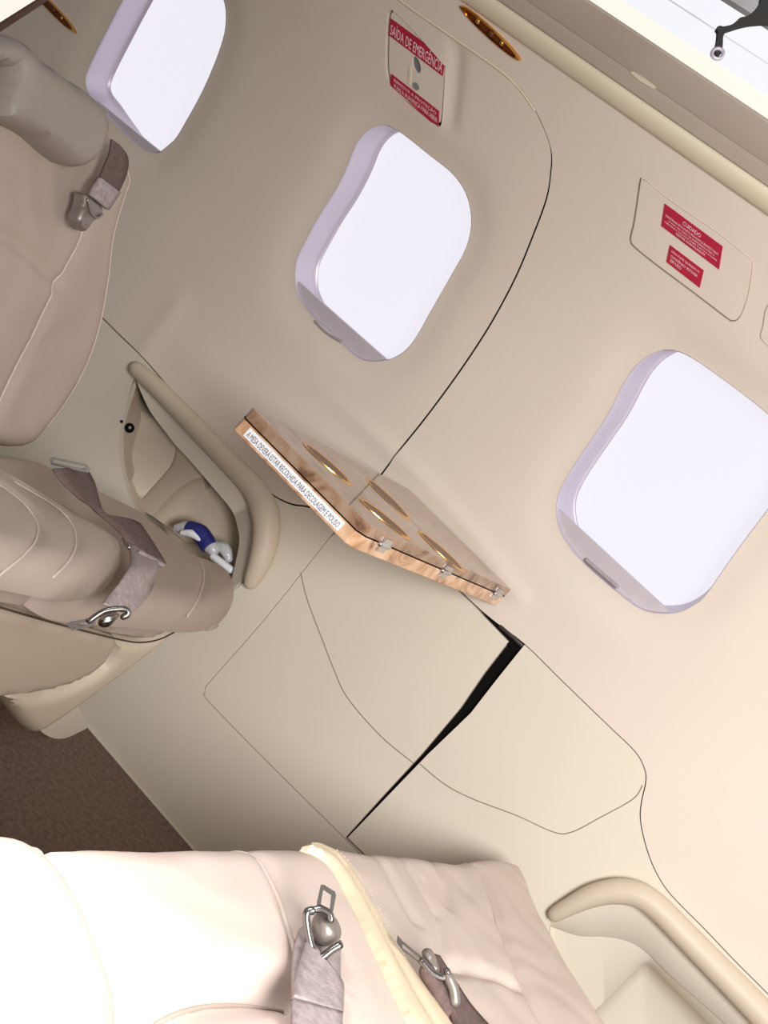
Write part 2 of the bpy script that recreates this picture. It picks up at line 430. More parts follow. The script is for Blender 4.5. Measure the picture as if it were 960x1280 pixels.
# lower side panels
PKA = P2(cr([(170, 468), (158, 505), (150, 540), (149, 565), (153, 592), (165, 628), (190, 668), (240, 715), (292, 726), (307, 726), (325, 690), (333, 650), (322, 625), (298, 598), (240, 537), (190, 483)], 3))
PKB = P2(cr([(688, 1151), (720, 1134), (767, 1124), (800, 1132), (830, 1157), (870, 1198), (920, 1247), (975, 1302), (975, 1380), (900, 1440), (740, 1390), (695, 1250)], 3))
DOORL = [(412, 672)]+cr([(412, 672), (330, 775), (264, 850), (257, 860), (256, 867), (260, 876), (330, 948), (430, 1047), (470, 1088)], 4, False)[1:]
lf_poly = [('xs', XL, s_l0)]+LOW_A+[(423, 658)]+DOORL+[('xs', wxs(470, 1088)[0], s_f), ('xs', XL, s_f)]
lw = struct(wall_plate('wall_lower', lf_poly, M_LOW, off=0, thick=.016, holes=[PKA], step=.02, shrink=.0006), 'beige lower side panel below the exit panel, around the recessed armrest pocket', 'wall')
SLIT_L = [(604, 769), (636, 802), (605, 842), (575, 886), (527, 943), (478, 996), (432, 1047), (473, 1087)]
SLIT_R = [(655, 806), (619, 851), (588, 891), (534, 943), (482, 997), (434, 1047), (475, 1087)]
dl_poly = [(425, 660), (470, 676), (540, 706), (596, 760)]+SLIT_L+DOORL[::-1]
dl = struct(wall_plate('door_2', dl_poly, M_LOW, off=0, thick=.012, step=.02, shrink=.0006), 'beige table locker door with rounded lower corner left of the black slot', 'locker door')
x473 = wxs(475, 1087)[0]
dr_poly = LOW_B[12:]+[('xs', XR, s_r0), ('xs', XR, s_f), ('xs', x473, s_f)]+SLIT_R[::-1]
dr = struct(wall_plate('wall_lower_aft', dr_poly, M_LOW, off=0, thick=.012, holes=[PKB], step=.02, shrink=.0006), 'beige lower side panel right of the black slot, with the aft armrest', 'wall')
dr.name = 'wall_lower_1'
# thin joints
tube('hatch_gap_shade', [onw(px, py, -.005) for px, py in cr([(676, 158), (689, 192), (688, 219), (683, 249), (667, 293), (645, 346), (617, 399), (590, 442), (560, 485), (530, 525), (502, 560), (469, 603), (440, 634)], 4, False)], .0036, M_DARK, front, seg=8)  # dark tube added to blacken the hatch gap where shade falls
tube('edge_lip', [onw(px, py, .0) for px, py in cr([(440, -47), (499, 0), (550, 36), (597, 68.5), (632, 94), (655, 118), (668, 138)], 4, False)], .0014, M_ROLL, front, seg=8)
def seam_line(pts, r, parent, off=.0, m=M_SEAM):
    P = [onw(px, py, off) for px, py in cr(pts, 6, False)]
    return tube('seam', P, r, m, parent, seg=6)
seam_line([(376, 716), (384, 749), (402, 797), (418, 838), (435, 873), (476, 920), (517, 954)], .0009, dl)
seam_line([(525, 955), (557, 981), (592, 999), (645, 1019), (692, 1040), (715, 1040), (750, 1022), (791, 999), (803, 982)], .0009, dr)
# dark lining behind every joint
Vb, Tb = cdt([(XL, s_f-.05), (XR, s_f-.05), (XR, S_TOP+.05), (XL, S_TOP+.05)], [inset(p, -.012) for p in WP]+[inset(EMG, -.006), inset(PKA, -.01), inset(PKB, -.01)], .05)
struct(sheet('trim_1', Vb, Tb, wall_fn(None, -.0165), .003, M_DARK))
# windows
def window(i, wp, rail_line, handle, lab):
    root = empty('window_%d' % i, None, lab, 'window', struct=True)
    ring = resample(wp, 90, True); c = ring.mean(0)
    rows = []
    offd = lambda P: dish(np.array(P)[:, 0], np.array(P)[:, 1])
    prof = [(0., 0.001), (.0008, -.0005), (.0014, -.004), (.0018, -.014), (.0024, -.028), (.0036, -.038), (.006, -.047), (.010, -.0525), (.0155, -.0548)]
    lw_ = np.clip((c[0]-ring[:, 0])/np.ptp(ring[:, 0])*3.2, 0, 1)[:, None]
    var = lambda ins: inset(ring, ins)*lw_+inset(ring, min(ins, .0036))*(1-lw_)
    for ins, dp in prof:
        P = var(ins); o = offd(ring)
        rows.append([wpt(p[0], p[1], dp+oo) for p, oo in zip(P, o)])
    loft('window_frame', rows, M_PLAS, root, n=90, closed=True)
    P = var(.0145)
    V, T = cdt([tuple(p) for p in P], [], .03)
    sheet('pane', V, T, wall_fn(None, -.056), .003, M_PANE, root)
    # straight lower rail of the pulled shade
    a, b = [np.array(wxs(*p)) for p in rail_line]
    e = (b-a)/np.linalg.norm(b-a); nrm = np.array([-e[1], e[0]])
    R = inset(resample(wp, 240, True), .0008); sd = (R-a)@nrm
    cc = (c-a)@nrm
    low = [tuple(p) for p, d in zip(R, sd) if d*cc < 0]
    k = max(range(len(low)), key=lambda j: math.dist(low[j-1], low[j])); low = low[k:]+low[:k]
    V, T = cdt(low, [], .008)
    sheet('shade_rail', V, T, wall_fn(None, -.012), .006, M_RAIL, root)
    if handle:
        h = [onw(px, py, -.008) for px, py in cr(handle, 5, False)]
        tube('shade_handle', h, .003, M_HANDLE, root, seg=8)
    return root
window(1, WP[0], [(138, 142), (197, 189.5)], None, 'forward cabin window partly hidden by the grey headrest')
window(2, WP[1], [(366, 349), (481, 451)], [(394, 402), (408, 416), (426, 427)], 'middle cabin window above the folded wooden table')
window(3, WP[2], [(712, 653), (839, 768)], [(733, 700), (750, 715), (771, 733)], 'rightmost cabin window cut by the photo edge')
# ceiling side: roll, valance, cove
W_ = offs(0)
def al(px, py):
    X, D, V = dirs(px, py); return math.atan2(-V, D)
def step_to(p, a, lean):
    """go from section point p along a surface leaning `lean` until it meets view elevation a"""
    d = np.array([-math.sin(lean), math.cos(lean)]); n = np.array([-math.sin(a), math.cos(a)])
    t = -(n@p)/(n@d); return p+d*t
a_roll0, a_grv, a_l2, a_edge, a_cr, a_sh, a_rl0, a_rl1 = [al(960, y) for y in (266, 237, 207, 153, 120, 80, 38, 30)]
p0 = np.array([np.interp(a_roll0, W_.a, W_.d), np.interp(a_roll0, W_.a, W_.y)])
p1 = step_to(p0, a_grv, math.radians(70))
def sweep(name, pts, m, parent=None, x0=XL, x1=XR, n=24):
    verts, faces = [], []
    xs = np.linspace(x0, x1, n); k = len(pts)
    for x in xs:
        for d, y in pts: verts.append(world3(x, d, y))
    for i in range(n-1):
        for j in range(k-1): faces.append((i*k+j, i*k+j+1, (i+1)*k+j+1, (i+1)*k+j))
    return mesh_obj(name, verts, faces, m, parent, sharp=50)
mid = (p0+p1)/2; hv = (p1-p0)/2; nv = np.array([-hv[1], hv[0]]); nv = nv/np.linalg.norm(nv)
if nv[0] > 0: nv = -nv
rr = np.linalg.norm(hv)
roll = [mid-hv*math.cos(t)*1.1+nv*rr*.55*math.sin(t) for t in np.linspace(-.25, math.pi+.25, 17)]
struct(sweep('trim_2', roll, M_ROLL), 'cream padded roll running along the top of the side wall', 'trim')
g1 = p1+np.array([.004, .004])
p2 = step_to(p1+np.array([-.002, .0037]), a_l2, math.radians(62)); p3 = step_to(p2, a_edge, math.radians(66))
struct(sweep('trim_3', [p1+np.array([.03, .0025]), p1+np.array([.004, .003]), p1+np.array([-.002, .0037]), p2], M_VAL), 'narrow taupe valance strip with a slot lamp above the roll', 'trim')
struct(sweep('trim_4', [p2+np.array([.004, .0005]), p2+np.array([-.0012, .0006]), p3, p3+np.array([.004, .006])], M_VAL), 'wide taupe overhead valance panel below the lit cove', 'trim')
p4 = step_to(p3+np.array([.0, .003]), a_cr, math.radians(58)); p5 = step_to(p4, a_sh, math.radians(72)); p6 = step_to(p5, a_rl0, math.radians(60)); p7 = step_to(p6+np.array([0, .0]), a_rl1, math.radians(80)); p8 = step_to(p7, al(960, -220), math.radians(80))
cv = empty('ceiling', None, 'bright white ceiling cove with cream light strip at top right', 'ceiling', struct=True)
sweep('light_strip', [p3+np.array([0, .003]), p4], M_CREAM, cv)
sweep('cove_panel', [p4, p5], M_COVEL, cv); sweep('cove_panel', [p5+np.array([.003, .004]), p5, p6], M_COVEL, cv)
sweep('cove_shade_line', [p5+np.array([-.001, -.0012]), p5+np.array([-.001, .0012])], mat('cove_shade_grey', (206, 208, 214), .5), cv)  # grey strip painting the shading line at the cove step
sweep('cove_rail', [p6, p6+np.array([-.004, .001]), p7+np.array([-.004, .001]), p7], M_GREY, cv)
sweep('ceiling_panel', [p7, p8], M_COVE, cv)
UP = Prof([p0[0], p1[0], p2[0], p3[0], p4[0], p5[0], p6[0], p7[0], p8[0]], [p0[1], p1[1], p2[1], p3[1], p4[1], p5[1], p6[1], p7[1], p8[1]])
def onu(px, py, off=0.):
    X, D, V = dirs(px, py); a_ = math.atan2(-V, D); d, y = np.interp(a_, UP.a, UP.d)-off, np.interp(a_, UP.a, UP.y)
    return world3(X*math.hypot(d, y)/math.hypot(D, V), d, y)
# slot lamp in the valance
sl = tag(mesh_obj('slot_lamp', [onu(*p, .003) for p in [(787, 90.5), (790, 91), (803, 98.5), (816, 108.5), (818.5, 112), (815, 112), (800, 103.5), (788, 93.5)]], [tuple(range(8))], M_ROLL, smooth=False), 'short bright slot lamp set in the taupe overhead valance', 'lamp')
md = sl.modifiers.new('t', 'SOLIDIFY'); md.thickness = .003
# black strap hanging from the cove
stp = [(850, 20), (800, 100), (720, 190), (640, 240), (550, 260), (490, 310), (430, 360), (350, 385), (280, 395), (255, 382), (200, 400), (190, 440), (210, 470), (200, 600), (170, 740), (190, 830), (225, 830), (270, 780), (285, 650), (290, 550), (330, 470), (400, 440), (560, 390), (700, 360), (860, 345), (1100, 310), (1100, -60), (880, -60)]
stq = [(880+x/12, y/12) for x, y in stp]
O_st = CAM+(onu(905, 40, .02)-CAM)*.86; plS = Plane(O_st, -FH, AX)
sb = plate('strap', plS, stq, M_BLACK, None, 0, .006, smooth=3, step=.006)
tag(sb, 'black fabric strap hanging across the white ceiling cove', 'strap')
grm = [plS.p3(897+7*math.cos(t), 67+6.5*math.sin(t), .001) for t in np.linspace(0, 2*math.pi, 24)]
tag(tube('grommet', grm, .0018, M_PLAS, None, seg=6, cap=False), 'white plastic eyelet around the end of the black strap', 'eyelet')
# forward cream panel, top left; emission stands in for cove light falling on it
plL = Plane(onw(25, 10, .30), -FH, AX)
cl = empty('glow_panel', None, 'cream panel with added glow at the top left corner above the headrest', 'lamp')
plate('glow_panel_face', plL, [(-60, -60), (60, -12), (46, 0), (0, 29), (-60, 66)], M_CREAM, cl, 0, .01)
plate('glow_panel_edge', plL, [(60, -12), (66, -12), (48, 2), (0, 33), (-60, 72), (-60, 66), (0, 29), (46, 0)], mat('dark_bronze', (96, 66, 52), .4), cl, .002, .014)
# floor
fx = [(XL, -.8), (XR+.3, -.8), (XR+.3, float(wpt(0, s_f)[1])+.03), (XL, float(wpt(0, s_f)[1])+.03)]
fl = mesh_obj('floor', [(x, y, z) for z in (0., -.03) for x, y in fx], [(0, 1, 2, 3), (7, 6, 5, 4)]+[(i, (i+1) % 4, 4+(i+1) % 4, 4+i) for i in range(4)], M_CARPET, smooth=False)
struct(fl, 'dark brown carpeted cabin floor', 'floor')
kp = [wpt(x, s_f+.001, .003) for x in np.linspace(XL, XR, 30)]
struct(tube('baseboard_side', kp, .0028, M_LOW, None, seg=8), 'thin pale edge trim where the lower panel meets the carpet', 'trim')

# ================================================================== WALL FITTINGS
# emergency handle cover
em = empty('emergency_handle_cover', None, 'emergency exit handle cover with red SAÍDA DE EMERGÊNCIA placard', 'exit handle cover')
cvp = cr([(491, 15), (488, 24), (486.5, 55), (486.5, 86), (490, 100), (497, 107.5), (521, 129), (544, 150), (548, 153), (550.5, 146), (556, 89), (553, 81), (521, 43.5), (497, 18)], 3)
HOLE = [(520.5+6*math.cos(t)*.9+3*math.sin(t)*.3, 81+10*math.sin(t)+6*math.cos(t)*.55) for t in np.linspace(0, 2*math.pi, 20)[:-1]]
wall_plate('cover_plate', cvp, M_WALL, em, off=-.002, thick=.006, holes=[P2(HOLE, -.002)], step=.012)
Ve, Te = cdt(inset(EMG, -.007), [], .02)
sheet('recess_back', Ve, Te, wall_fn(None, -.010), .003, M_DARK, em)
wall_plate('latch_disc', [(521.5+(x-520.5)*.95+1, 82+(y-81)*.95) for x, y in HOLE], mat('slate_disc', (112, 116, 116), .5), em, off=-.005, thick=.004)
wall_plate('lock_screw', [(519.5+4*math.cos(t), 108+4.5*math.sin(t)+2*math.cos(t)) for t in np.linspace(0, 2*math.pi, 14)[:-1]], mat('slate_screw', (128, 134, 128), .5), em, off=-.0008, thick=.002)
wall_plate('latch_guide', [(511, 82), (514, 84), (512.5, 107), (510, 106)], M_ROLL, em, off=-.0008, thick=.002)
pl1 = wall_plate('placard', [(488, 23), (556.5, 73), (553, 95), (486, 44)], M_RED, em, off=-.0008, thick=.0012)
onm = lambda px, py: onw(px, py, -.0004)
lettering('lettering', 'SAÍDA DE EMERGÊNCIA', [(489, 27), (554.5, 75.5), (552, 92), (487.5, 42.5)], onm, M_WHITE, pl1)
pl2 = wall_plate('placard', [(489, 92.5), (548.5, 139), (548, 157), (539, 153), (490.5, 112), (487.5, 106)], M_RED, em, off=-.0008, thick=.0012)
lettering('lettering', 'REMOVA A PROTEÇÃO', [(492.5, 97), (545.5, 139), (545, 145), (492.5, 103)], onm, M_WHITE, pl2)
lettering('lettering', 'PUXE A ALAVANCA PARA ABRIR', [(492.5, 104.5), (546.5, 147.5), (546.5, 154), (493, 110.5)], onm, M_WHITE, pl2)
# oxygen/notice panel
q5 = lambda L: [(780+x/5.333, 200+y/5.333) for x, y in L]
ap = empty('access_panel', None, 'rounded access panel above the right window with two red placards', 'panel')
app = cr(q5([(125, 138), (112, 150), (75, 400), (52, 500), (50, 540), (72, 575), (200, 680), (480, 890), (690, 1050), (720, 1066), (750, 1062), (780, 1020), (820, 900), (845, 740), (845, 700), (820, 655), (600, 480), (290, 268), (150, 150)]), 3)
wall_plate('panel_plate', app, M_WALL, ap, off=.0022, thick=.004, step=.015)
apd = P2(app, 0.)
tube('panel_gap', [wpt(p[0], p[1], .0004) for p in inset(apd, -.0008)]+[wpt(*inset(apd, -.0008)[0], .0004)], .0009, M_SEAM, ap, seg=6, cap=False)
p_ = wall_plate('placard', q5([(270, 292), (656, 578), (632, 730), (248, 440)]), M_RED, ap, off=.0034, thick=.0012)
on_ap = lambda px, py: onw(px, py, .0038)
def lines(parent, tl, tr, br, bl, rows, on):
    tl, tr, br, bl = [np.array(p, float) for p in (tl, tr, br, bl)]
    for body, v0, v1, a0, a1 in rows:
        f = lambda a, v: tuple((tl*(1-v)+bl*v)*(1-a)+(tr*(1-v)+br*v)*a)
        lettering('lettering', body, [f(a0, v0), f(a1, v0), f(a1, v1), f(a0, v1)], on, M_WHITE, parent)
lines(p_, *q5([(270, 292), (656, 578), (632, 730), (248, 440)]), [('CUIDADO', .13, .30, .33, .64), ('MANTENHA ESTA PORTA FECHADA DURANTE TODO', .38, .48, .05, .95), ('O VOO. NO CASO DE EMERGÊNCIA PUXE A', .52, .62, .1, .9), ('MÁSCARA E COLOQUE SOBRE A BOCA E O NARIZ', .66, .76, .05, .95), ('RESPIRE NORMALMENTE', .8, .9, .25, .75)], on_ap)
p_ = wall_plate('placard', q5([(305, 568), (530, 738), (503, 852), (282, 680)]), M_RED, ap, off=.0034, thick=.0012)
lines(p_, *q5([(305, 568), (530, 738), (503, 852), (282, 680)]), [('NÃO FUME QUANDO O', .14, .32, .08, .9), ('OXIGÊNIO ESTIVER', .40, .58, .08, .88), ('EM USO', .66, .84, .1, .42)], on_ap)
# next panel at the right edge
ap2 = empty('access_panel', None, 'plain access panel cut off by the right edge of the photo', 'panel')
wall_plate('panel_plate', cr([(960, 382), (954, 408), (951, 418), (954, 426), (975, 445), (1010, 470), (1030, 440), (1030, 400), (985, 372)], 4), M_WALL, ap2, off=.0022, thick=.004, step=.015)
# gold reading lights
def reading_light(c, ax, hw, lab, lens=True):
    root = empty('reading_light', None, lab, 'reading light', 'gold reading lights on the upper wall')
    a = np.array(ax[0], float); b = np.array(ax[1], float); m = (a+b)/2; e = (b-a)/2; L = np.linalg.norm(e); n = np.array([-e[1], e[0]])/L
    el = lambda k, w: [tuple(m+e*k*math.cos(t)+n*w*math.sin(t)) for t in np.linspace(0, 2*math.pi, 33)[:-1]]
    out = P2(el(1, hw)); inn = P2(el(.84, hw*.62))
    rows = [[wpt(x, s, o) for x, s in q] for q, o in ((out, 0), (inset(out, .0012), .004), (inset(inn, -.001), .004), (inn, .0), (inset(inn, .001), -.004))]
    loft('trim_ring', rows, M_GOLD, root, n=48, closed=True)
    wall_plate('well', el(.86, hw*.66), M_COPPER, root, off=.0006, thick=.002)
    for k, sz, mm in ((-.42, .0040, M_GOLD), (.02, .0048, M_COPPER), (.36, .0036, M_GOLD)):  # middle bead is the lens; gold beads added as small highlights
        p = onw(*(m+e*k), .003)
        bm = bmesh.new(); bmesh.ops.create_uvsphere(bm, u_segments=14, v_segments=8, radius=sz)
        vs = [np.array(v.co)+p for v in bm.verts]; fs = [[v.index for v in f.verts] for f in bm.faces]; bm.free()
        mesh_obj('lens_glint_bead', vs, fs, mm, root)
    return root
reading_light(0, [(576, 6), (652, 76)], 6.0, 'gold rimmed reading light between the exit placard and the padded roll')
reading_light(0, [(38, -18), (96, 42)], 5.5, 'dim gold reading light near the top left corner, above the headrest')

# ================================================================== ARMRESTS
def row(pts): return [onw(x, y, o) for x, y, o in pts]
ar = empty('armrest', None, 'long beige wall armrest with open storage pocket beside the forward seat', 'armrest')
tube('armrest_pad', row([(171, 462, .012), (200, 488, .014), (245, 535, .015), (290, 582, .016), (318, 612, .018), (331, 640, .022), (333, 668, .022), (326, 700, .02), (314, 727, .014)]), [.014, .0165, .018, .0185, .021, .024, .023, .02, .013], M_ARM, ar, seg=16, n=5)
s_out = [(170, 472), (193, 496), (224, 530), (266, 573), (294, 600), (310, 617), (318, 632), (318, 669), (309, 715), (298, 735)]
s_in = [(172, 480), (187, 513), (210, 544), (220, 557), (237, 575), (255, 596), (278, 623), (291, 640), (297, 659), (299, 680), (290, 722), (284, 745)]
sc_ = lambda L, o: [onw(x, y, o) for x, y in cr(L, 4, False)]
loft('pocket_face', [sc_(s_out, .006), sc_(s_out, .001), sc_(s_in, .002), sc_(s_in, -.004), sc_(s_in, -.04)], M_LOW, ar, n=50)
ra = [(168, 474), (155, 515), (149, 545), (148, 565), (152, 590), (160, 618), (168, 636)]
rb = [(174, 486), (176, 515), (175, 528), (168, 553), (165, 573), (168, 590), (163, 608), (168, 633)]
rc = [(176, 490), (196, 524), (217, 553), (219, 566), (212, 584), (193, 606), (170, 632)]
rc2 = [(217, 552), (219, 566), (212, 584), (193, 606), (170, 632)]
rd = [(230, 562), (223, 570), (217, 588), (198, 611), (176, 637)]
re_ = [(250, 572),  (255, 594), (240, 600), (222, 612), (204, 630), (190, 645)]
rf = [(270, 602), (262, 610), (252, 616), (236, 626), (222, 644), (212, 660)]
rg = [(305, 640), (300, 700), (290, 710), (270, 690), (250, 680), (230, 676)]
loft('pocket_liner', [sc_(ra, 0.), sc_(ra, -.004), sc_(rb, -.04), sc_(rb, -.044), sc_(rc, -.06), sc_(rc, -.064)], M_ARM, ar, n=40)
loft('pocket_shelf', [sc_(rc2, -.064), sc_(rd, -.05), sc_(re_, -.045), sc_(re_, -.05), sc_(rf, -.085), sc_(rg, -.09)], M_ARM, ar, n=40)
Vp, Tp = cdt(inset(PKA, -.012), [], .03)
sheet('pocket_back', Vp, Tp, wall_fn(None, -.10), .004, M_ARM, ar)
rimA = resample(inset(PKA, -.006), 80, True)
loft('pocket_wall', [[wpt(x, s, -.012) for x, s in rimA], [wpt(x, s, -.10) for x, s in rimA]], M_ARM, ar, n=80, closed=True)
c3 = onw(162, 535, -.018); jk = Plane(c3, CAM-c3, AX)
circ = lambda cx, cy, r, k=20, ry=None: [(cx+r*math.cos(t), cy+(ry or r)*math.sin(t)) for t in np.linspace(0, 2*math.pi, k+1)[:-1]]
jo = plate('audio_jack', jk, circ(162, 535, 6.2), M_DARK, ar, .004, .006)
plate('jack_core', jk, circ(162.5, 534.5, 1.8), M_GREY, jo, .005, .003)
plate('jack_hole', jk, circ(152, 527, 2), M_DARK, ar, .012, .004)
# wrapper and bottle in the pocket
bt = empty('water_bottle', None, 'small plastic bottle with blue and white label lying in the armrest pocket', 'bottle')
B0 = [onw(x, y, -.018) for x, y in [(222, 660), (236, 661), (252, 670), (266, 686), (284, 706)]]
tube('bottle_body', B0[:4], [.008, .014, .016, .013], M_FILM, bt, seg=14, n=4)
tube('bottle_label', [onw(x, y, -.014) for x, y in [(235, 659), (250, 667), (262, 684)]], [.0125, .017, .015], M_BLUE, bt, seg=14, n=4, cap=False)
tube('label_stripe', [onw(x, y, -.002) for x, y in [(228, 666), (240, 667), (250, 674)]], [.005, .008, .005], M_STK, bt, seg=8, n=4)
tube('bottle_cap', [onw(x, y, -.012) for x, y in [(267, 696), (288, 712)]], [.007, .007], M_STK, bt, seg=12)
wr = tube('plastic_wrap', [onw(x, y, -.026) for x, y in [(272, 682), (281, 686), (286, 698)]], [.008, .012, .008], M_FILM, None, seg=9, n=3)
tag(wr, 'crumpled clear plastic wrap behind the bottle cap in the armrest pocket', 'wrapper')
# aft armrest
ab = empty('armrest', None, 'curved beige wall armrest beside the aft seat at bottom right', 'armrest')
tube('armrest_pad', row([(694, 1143, .012), (712, 1133, .016), (740, 1120, .018), (770, 1114, .018), (798, 1118, .018), (822, 1134, .018), (850, 1162, .018), (890, 1203, .018), (940, 1254, .018), (1000, 1318, .018)]), [.011, .013, .0165, .0185, .019, .019, .019, .0195, .0205, .021], M_ARM, ab, seg=16, n=5)
t_out = [(688, 1150), (730, 1131), (767, 1122), (797, 1125), (819, 1139), (853, 1177), (893, 1218), (946, 1266), (1006, 1328)]
t_in = [(686, 1157), (723, 1170), (753, 1171), (783, 1176), (807, 1189), (840, 1221), (873, 1250), (903, 1277), (960, 1335)]
loft('pocket_face', [sc_(t_out, .002), sc_(t_in, -.006), sc_(t_in, -.012)], M_LOW, ab, n=50)
r2 = [(700, 1300), (750, 1257), (783, 1224), (800, 1208), (806, 1204), (815, 1210), (835, 1230), (880, 1275), (940, 1340)]
r3 = [(730, 1310), (764, 1268), (790, 1237), (802, 1226), (808, 1226), (815, 1234), (830, 1252), (862, 1288), (910, 1340)]
r4 = [(780, 1340), (790, 1320), (800, 1305), (806, 1300), (810, 1300), (814, 1304), (820, 1310), (832, 1322), (850, 1340)]
t_in2 = t_in
loft('pocket_liner', [sc_(t_in2, -.012), sc_(r2, -.03), sc_(r2, -.034), sc_(r3, -.066), sc_(r4, -.07)], M_LOW, ab, n=50)
Vp, Tp = cdt(inset(PKB, -.012), [], .03)
sheet('pocket_back', Vp, Tp, wall_fn(None, -.10), .004, M_LOW, ab)
rimB = resample(inset(PKB, -.006), 80, True)
loft('pocket_wall', [[wpt(x, s, -.010) for x, s in rimB], [wpt(x, s, -.10) for x, s in rimB]], M_LOW, ab, n=80, closed=True)

# ================================================================== TABLE
tb = empty('folding_table', None, 'glossy burl wood folding table half raised from its wall slot, with a white sticker', 'table')
def at_D(px, py, D):
    X, Dq, V = dirs(px, py); return CAM+(X*AX+Dq*DD+V*VV)*(D/Dq)
D_F = .574*S
TL, TN = at_D(311, 506, D_F), at_D(461, 656, D_F)
TW, TR = onw(512, 612, .004), onw(639, 737, .004)
nT = np.cross(TN-TL, TR-TN); nT /= np.linalg.norm(nT)
if nT[2] > 0: nT = -nT
BL = at_D(292, 539, D_F)
dn = VV*abs(np.dot(BL-TL, VV))                          # whole thickness, straight down the section
cut = lambda a, b, k: a+(b-a)*k
def corners(sh=0.):
    return [cut(TL, TW, .02)+sh*dn, cut(TL, TN, .04)+sh*dn, cut(TL, TN, .97)+sh*dn, cut(TN, TR, .03)+sh*dn, TR+sh*dn, TW+sh*dn]
tl_ = prism('upper_leaf', corners(0), dn*.40, M_WTOP, tb, .0012)
prism('leaf_gap', [p+dn*.40 for p in corners()], dn*.035, M_DARK, tb, 0)
lo_ = prism('lower_leaf', [p+dn*.435 for p in corners()], dn*.52, M_WOOD, tb, .0012)
def tpt(a, b, h=0.): return (TL*(1-a)+TN*a)*(1-b)+(TW*(1-a)+TR*a)*b - nT*h
def inv(px, py):
    a, b = .5, .5
    def pj(p):
        q = p-CAM; X, D, V = q@AX, q@DD, q@VV; z = -sp*X+cp*D; u = F*(cp*X+sp*D)/z; v = F*V/z
        return np.array([480+u*ct-v*st, 640+u*st+v*ct])
    for _ in range(20):
        r = pj(tpt(a, b))-[px, py]; J = np.array([(pj(tpt(a+1e-4, b))-pj(tpt(a, b)))/1e-4, (pj(tpt(a, b+1e-4))-pj(tpt(a, b)))/1e-4]).T
        d = np.linalg.solve(J, -r); a += d[0]; b += d[1]
    return a, b
for (e0, e1_) in (((378, 553), (440, 607)), ((457, 597), (513, 651)), ((448, 622), (513, 675)), ((522, 663), (581, 716))):
    a0, b0 = inv(*e0); a1, b1 = inv(*e1_); ca, cb = (a0+a1)/2, (b0+b1)/2; ra_ = np.array([(a1-a0)/2, (b1-b0)/2])
    mp_ = inv((e0[0]+e1_[0])/2+2.4, (e0[1]+e1_[1])/2-2.7); rb_ = np.array([mp_[0]-ca, mp_[1]-cb])
    el = lambda k, h: [tpt(*(np.array([ca, cb])+k*(ra_*math.cos(t)+rb_*math.sin(t))), h) for t in np.linspace(0, 2*math.pi, 41)[:-1]]
    rg_ = loft('cup_ring', [el(1, 0), el(.985, .0012), el(.86, .0012), el(.84, .0006)], M_GOLD, tb, n=60, closed=True)
    vs = el(.85, .0007); mesh_obj('cup_well', vs, [tuple(range(len(vs)))], M_COPPER, rg_, smooth=False)
# chrome hinges on the aft edge
eN = corners()[3]; eR = TR; ed = (eR-eN)/np.linalg.norm(eR-eN); outw = np.cross(ed, dn); outw /= np.linalg.norm(outw)
if outw@AX < 0: outw = -outw
for k in (.10, .50, .93):
    p = cut(eN, eR, k)+dn*.42+outw*.002
    h = tube('hinge', [p-ed*.011, p+ed*.011], .0035, M_HCHR, tb, seg=10)
    for sgn in (-1, 1):
        c = p+sgn*dn*.16
        q = [c-ed*.009-sgn*dn*.13, c+ed*.009-sgn*dn*.13, c+ed*.009+sgn*dn*.1, c-ed*.009+sgn*dn*.1]
        o = mesh_obj('hinge_leaf', q, [(0, 1, 2, 3)], M_HCHR, h, smooth=False)
        md = o.modifiers.new('t', 'SOLIDIFY'); md.thickness = .003; md.offset = 0
# sticker on the front edge of the lower leaf
f0, f1 = corners()[1], corners()[2]; fo = -np.cross(f1-f0, dn); fo /= np.linalg.norm(fo)
if fo@DD > 0: fo = -fo
sq = lambda a, b, h=.0008: cut(f0, f1, a)+dn*b+fo*h
st_ = mesh_obj('sticker', [sq(.07, .50), sq(.92, .50), sq(.92, .86), sq(.07, .86)], [(0, 1, 2, 3)], M_STK, tb, smooth=False)
md = st_.modifiers.new('t', 'SOLIDIFY'); md.thickness = .0006; md.offset = 0
lettering('lettering', 'A MESA DEVERÁ ESTAR RECOLHIDA PARA DECOLAGEM E POUSO', [sq(.085, .55, .0013), sq(.905, .55, .0013), sq(.905, .81, .0013), sq(.085, .81, .0013)], None, M_INK, st_)
# slot box where the table stows, and the black gap
slot = empty('table_slot', None, 'black open table slot running down the lower panel right of the locker door', 'slot')
wall_plate('slot_mouth', [(600, 762), (607, 758), (642, 784), (660, 806), (648, 815), (634, 806)], M_DARK, slot, off=-.006, thick=.006)
wall_plate('slot_gap', [(634, 800), (660, 804), (624, 856), (540, 950), (440, 1052), (426, 1046), (520, 942), (600, 838)], M_DARK, slot, off=-.012, thick=.004)
rl = tube('slot_rail', [onw(x, y, -.002) for x, y in [(626, 783), (640, 795), (652, 806)]], .0035, mat('dark_rail', (60, 52, 50), .4), slot, seg=8)

# ================================================================== SEATS
zS = ZC-.29*S/1.8
UPV = np.array([0, 0, 1.0])
